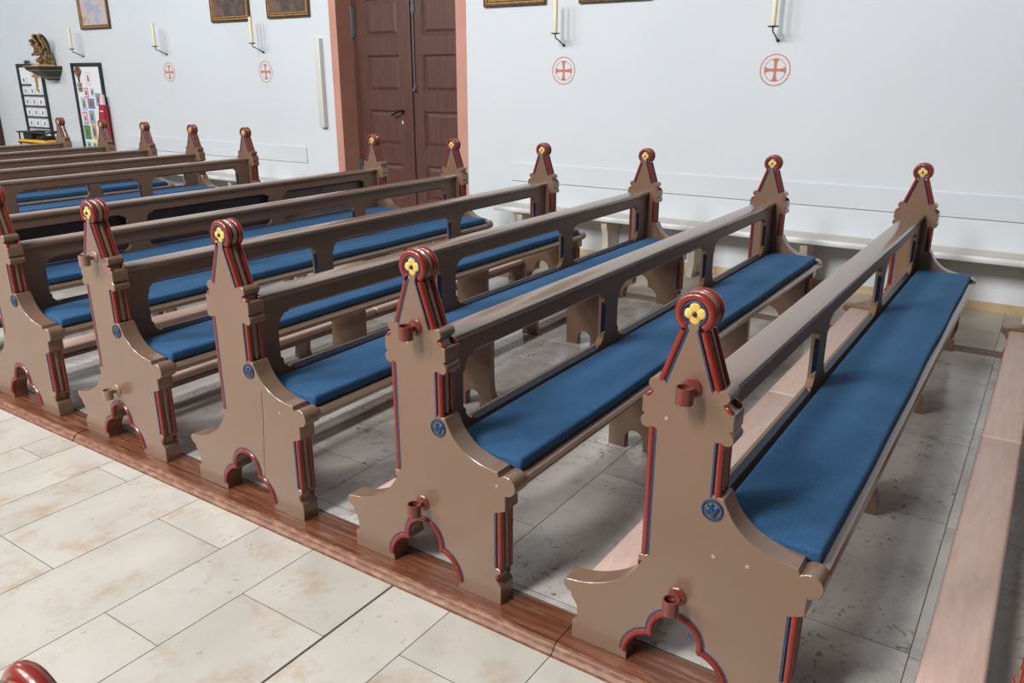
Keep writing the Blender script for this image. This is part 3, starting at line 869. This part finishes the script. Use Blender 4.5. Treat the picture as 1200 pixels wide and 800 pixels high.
for a, l in ((-.9, .13), (-.45, .14), (0, .15), (.45, .14), (.9, .13)):
    b.tube([(0, .005, .06), (0, .005+math.sin(a)*l*.6, .10+math.cos(a)*l*.35), (0, .005+math.sin(a)*l*.75, .10+math.cos(a)*l*.7)], .010, 6)
    b.ellipsoid((0, .005+math.sin(a)*l*.75, .10+math.cos(a)*l*.72), (.008, .022, .016))
for k in range(4): b.box((-.004, -.05+.012*(k % 2), -.03-.03*k), (.004, .06-.01*(k % 2), -.012-.03*k))
c = b.build('tree_cutout', 'gild2', None, (XW-.026, 11.26, 1.53)); tag(c, 'brown tree cut-out above lettering on the coloured pinboard', 'decoration')
# red leaflet box
r = empty('leaflet_box', (XW-.085, 10.665, 0), 'red leaflet dispenser standing before the coloured pinboard', 'dispenser')
b = MB(); b.prism([(-.035, 0), (.040, 0), (.040, 1.235), (-.010, 1.235), (-.035, 1.05)], -.066, .066, lambda u, v, t: (u, t, v), .002); b.build('dispenser_body', 'redbox', r)
b = MB()
for k, y in enumerate((.032, .0, -.032)): b.box((.012-.008*k, y-.032, 1.2), (.028-.004*k, y+.032, 1.31+.03*k))
b.build('leaflets', 'leaflet', r)
b = MB(); b.box((-.0375, -.045, .96), (-.034, .035, .975)); b.build('white_line', 'card', r)
b = MB(); b.box((-.0265, -.045, 1.14), (-.0185, .025, 1.155)); b.build('white_line', 'card', r)
# candle rack with yellow tray
r = empty('candle_rack', (4.30, 11.62, 0), 'black votive rack with a yellow tray before the far left boards', 'rack')
b = MB()
for x in (-.14, .14):
    for y in (-.36, .36): b.tube([(x, y, 0), (x, y, .86)], .011, 8)
for z in (.70, .85):
    b.tube([(-.14, -.42, z), (-.14, .42, z)], .011, 8); b.tube([(.14, -.42, z), (.14, .42, z)], .011, 8)
    for y in (-.36, .36): b.tube([(-.14, y, z), (.14, y, z)], .011, 8)
b.build('rack_frame', 'black', r)
b = MB(); b.rbox((-.16, -.39, .712), (.13, .39, .748), .006, 2); b.build('rack_tray', 'yellowbar', r)
b = MB(); b.rbox((-.12, .05, .748), (.08, .30, .865), .01, 2); b.rbox((-.10, -.25, .748), (.06, -.02, .80), .006, 2); b.build('collection_box', 'black', r)
# green sprig on the card board
b = MB(); rr = random.Random(2)
for k in range(14):
    b.ellipsoid((-.02+rr.uniform(-.01, .01), rr.uniform(-.07, .07), .012+rr.uniform(0, .03)), (.012, .024, .009), 8, 5, Matrix.Rotation(rr.uniform(-1, 1), 3, 'X'))
c = b.build('green_sprig', 'green', None, (XW, 12.66, 1.795)); tag(c, 'green sprig lying on top of the white card board', 'plant')

# angel on its bracket
r = empty('wall_bracket', (XW, 11.90, 1.76), 'dark green console with gold edges on the wall carrying the angel', 'bracket')
b = MB()
def taper(b, z0, z1, d0, d1, w0, w1):
    b.add([(-d0, -w0, z0), (0, -w0, z0), (0, w0, z0), (-d0, w0, z0), (-d1, -w1, z1), (0, -w1, z1), (0, w1, z1), (-d1, w1, z1)],
          [(0, 3, 2, 1), (4, 5, 6, 7), (0, 1, 5, 4), (1, 2, 6, 5), (2, 3, 7, 6), (3, 0, 4, 7)])
taper(b, -.06, -.012, .33, .35, .19, .20); taper(b, -.16, -.07, .16, .31, .10, .18); taper(b, -.20, -.17, .10, .14, .07, .09)
b.build('console', 'blackgreen', r)
b = MB(); taper(b, -.012, 0, .36, .36, .205, .205); taper(b, -.07, -.06, .32, .32, .185, .185); taper(b, -.17, -.16, .16, .16, .10, .10); b.build('gold_edge', 'gold', r)

def skin_figure(name, pts, edges, mat, sub=2):
    me = bpy.data.meshes.new(name); me.from_pydata([p[:3] for p in pts], edges, []); me.materials.append(M[mat])
    o = bpy.data.objects.new(name, me); C.objects.link(o)
    m = o.modifiers.new('skin', 'SKIN'); m.use_smooth_shade = True
    for i, p in enumerate(pts): me.skin_vertices[0].data[i].radius = (p[3], p[3])
    me.skin_vertices[0].data[0].use_root = True
    s = o.modifiers.new('sub', 'SUBSURF'); s.levels = sub; s.render_levels = sub
    return o
# kneeling figure facing the nave (-x), leaning forward
pts = [(-.12, 0, .12, .052), (-.15, 0, .18, .052), (-.205, 0, .235, .048), (-.245, 0, .268, .024), (-.272, 0, .292, .034), (-.285, 0, .318, .032),
       (-.14, -.045, .085, .042), (-.225, -.05, .075, .034), (-.19, -.05, .03, .028), (-.09, -.05, .022, .026),
       (-.14, .045, .085, .042), (-.225, .05, .075, .034), (-.19, .05, .03, .028), (-.09, .05, .022, .026),
       (-.205, -.065, .225, .026), (-.215, -.085, .165, .021), (-.27, -.045, .145, .017), (-.29, -.018, .165, .013),
       (-.205, .065, .225, .026), (-.215, .085, .165, .021), (-.27, .045, .145, .017), (-.29, .018, .165, .013)]
edges = [(0, 1), (1, 2), (2, 3), (3, 4), (4, 5), (0, 6), (6, 7), (7, 8), (8, 9), (0, 10), (10, 11), (11, 12), (12, 13), (2, 14), (14, 15), (15, 16), (16, 17), (2, 18), (18, 19), (19, 20), (20, 21)]
an = skin_figure('angel_statue', pts, edges, 'gild2'); an.location = (XW, 11.90, 1.76)
tag(an, 'carved gilt angel with raised wings kneeling on the dark green wall console', 'statue')
for sg in (1, -1):
    b = MB()
    P = [(-.145, .24), (-.165, .31), (-.205, .375), (-.210, .405), (-.185, .430), (-.145, .425), (-.095, .375), (-.062, .30), (-.048, .19), (-.045, .06), (-.055, .015), (-.10, .06), (-.13, .15)]
    b.prism(crom(P+[P[0]], 4)[:-1], 0, .022, lambda u, v, t: (u, sg*(.03+t+.35*max(0, -u-.04)*.5+.06*max(0, v-.2)), v), .004)
    b.build('wing', 'blackgreen', an)
    b = MB()
    b.tube([(u, sg*(.03+.011+.175*max(0, -u-.04)+.06*max(0, v-.2)), v) for u, v in crom(P[:5], 4)], .016, 8)
    for q in range(4):
        u0, v0 = -.15+.022*q, .30-.05*q
        b.tube([(u0-.02, sg*(.045+.175*max(0, -u0-.04)+.25*max(0, v0-.2)), v0+.08), (u0+.03, sg*(.048+.175*max(0, -u0-.04)+.25*max(0, v0-.2)), v0-.02)], .009, 6)
    b.build('wing_edge', 'gold', an)
b = MB(); b.ellipsoid((-.275, 0, .328), (.038, .036, .034)); b.ellipsoid((-.258, 0, .308), (.034, .040, .036)); b.build('hair', 'darkgold', an)
b = MB(); b.ellipsoid((-.300, 0, .300), (.020, .024, .028)); b.ellipsoid((-.320, 0, .297), (.007, .006, .009)); b.build('face', 'skin_pale', an)
b = MB(); b.rbox((-.29, -.10, 0), (-.04, .10, .014), .004, 2); b.ellipsoid((-.26, 0, .03), (.04, .07, .022)); b.build('plinth', 'skin_pale', an)
b = MB(); b.prism([(-.02, 0), (-.10, 0), (-.19, .0), (-.175, .10), (-.145, .2), (-.09, .22), (-.05, .14)], -.075, .075, lambda u, v, t: (u, t, v), .012); b.build('robe', 'gild2', an)
# dark wooden cabinet at the far left end
r = empty('wooden_cabinet', (XW, 14.2, 0), 'dark brown wooden cabinet at the far left edge of the wall', 'cabinet')
b = MB(); b.rbox((-.45, -.34, 0), (-.001, .34, 1.5), .006, 2); b.build('cabinet_body', 'darkwood', r)
b = MB(); b.rbox((-.47, -.36, 1.5), (-.001, .36, 1.54), .006, 2); b.build('cabinet_top', 'darkwood', r)
b = MB(); b.rbox((-.465, -.32, .08), (-.448, -.005, 1.45), .004, 2); b.build('cabinet_door', 'darkwood', r)
b = MB(); b.rbox((-.465, .005, .08), (-.448, .32, 1.45), .004, 2); b.build('cabinet_door', 'darkwood', r)

# ------------------------------------------------------------------ light
wd = bpy.data.worlds.new('World'); bpy.context.scene.world = wd; wd.use_nodes = True
nt = wd.node_tree; bg = nt.nodes['Background']
# ambient shaped for contrast: brighter from windows opposite and +y end, dimmed from -y
geo = nt.nodes.new('ShaderNodeTexCoord'); dt = N(nt, 'ShaderNodeVectorMath', operation='DOT_PRODUCT'); dt.inputs[1].default_value = Vector((-.45, .42, .78)).normalized()
nt.links.new(geo.outputs['Generated'], dt.inputs[0])
wr = ramp(nt, dt.outputs['Value'], [(0, (.10, .10, .105, 1)), (.35, (.22, .225, .235, 1)), (1, (.80, .825, .86, 1))])
nt.links.new(wr.outputs[0], bg.inputs[0]); bg.inputs[1].default_value = .30
def window(loc, target, sx, sy, power, col=(1, .985, .96)):
    l = bpy.data.lights.new('window_light', 'AREA'); l.shape = 'RECTANGLE'; l.size = sx; l.size_y = sy; l.energy = power; l.color = col
    o = bpy.data.objects.new('window_light', l); C.objects.link(o); o.location = loc
    d = Vector(target)-Vector(loc); o.rotation_euler = d.to_track_quat('-Z', 'Y').to_euler(); return o
for y, p in ((2.0, 620), (5.7, 460), (9.4, 360), (13.1, 190)):
    window((-5.4, y, 6.6), (2.2, y-1.2, .3), 1.2, 2.8, p)
window((1.5, 19, 5.5), (1.5, 5, 0), 4, 4, 400)

# ------------------------------------------------------------------ camera
sc = bpy.context.scene
cd = bpy.data.cameras.new('Camera'); cam = bpy.data.objects.new('Camera', cd); C.objects.link(cam)
cam.location = (-1.785987, -.668430, 1.621426)
yaw, pitch, roll = .591759143, -.320956317, .000523271889
f = Vector((math.cos(yaw)*math.cos(pitch), math.sin(yaw)*math.cos(pitch), math.sin(pitch)))
rgt = f.cross(Vector((0, 0, 1))).normalized(); up = rgt.cross(f)
c, s = math.cos(roll), math.sin(roll)
rr_, uu = c*rgt+s*up, -s*rgt+c*up
cam.matrix_world = Matrix(((rr_.x, uu.x, -f.x, cam.location.x), (rr_.y, uu.y, -f.y, cam.location.y), (rr_.z, uu.z, -f.z, cam.location.z), (0, 0, 0, 1)))
cd.sensor_width = 36; cd.lens = 935.376456/1200*36; cd.clip_start = .05; cd.clip_end = 200
sc.camera = cam
sc.view_settings.view_transform = 'Standard'; sc.view_settings.look = 'None'
sc.view_settings.exposure = .03; sc.view_settings.gamma = 1
try: sc.view_settings.use_curve_mapping = False
except Exception: pass
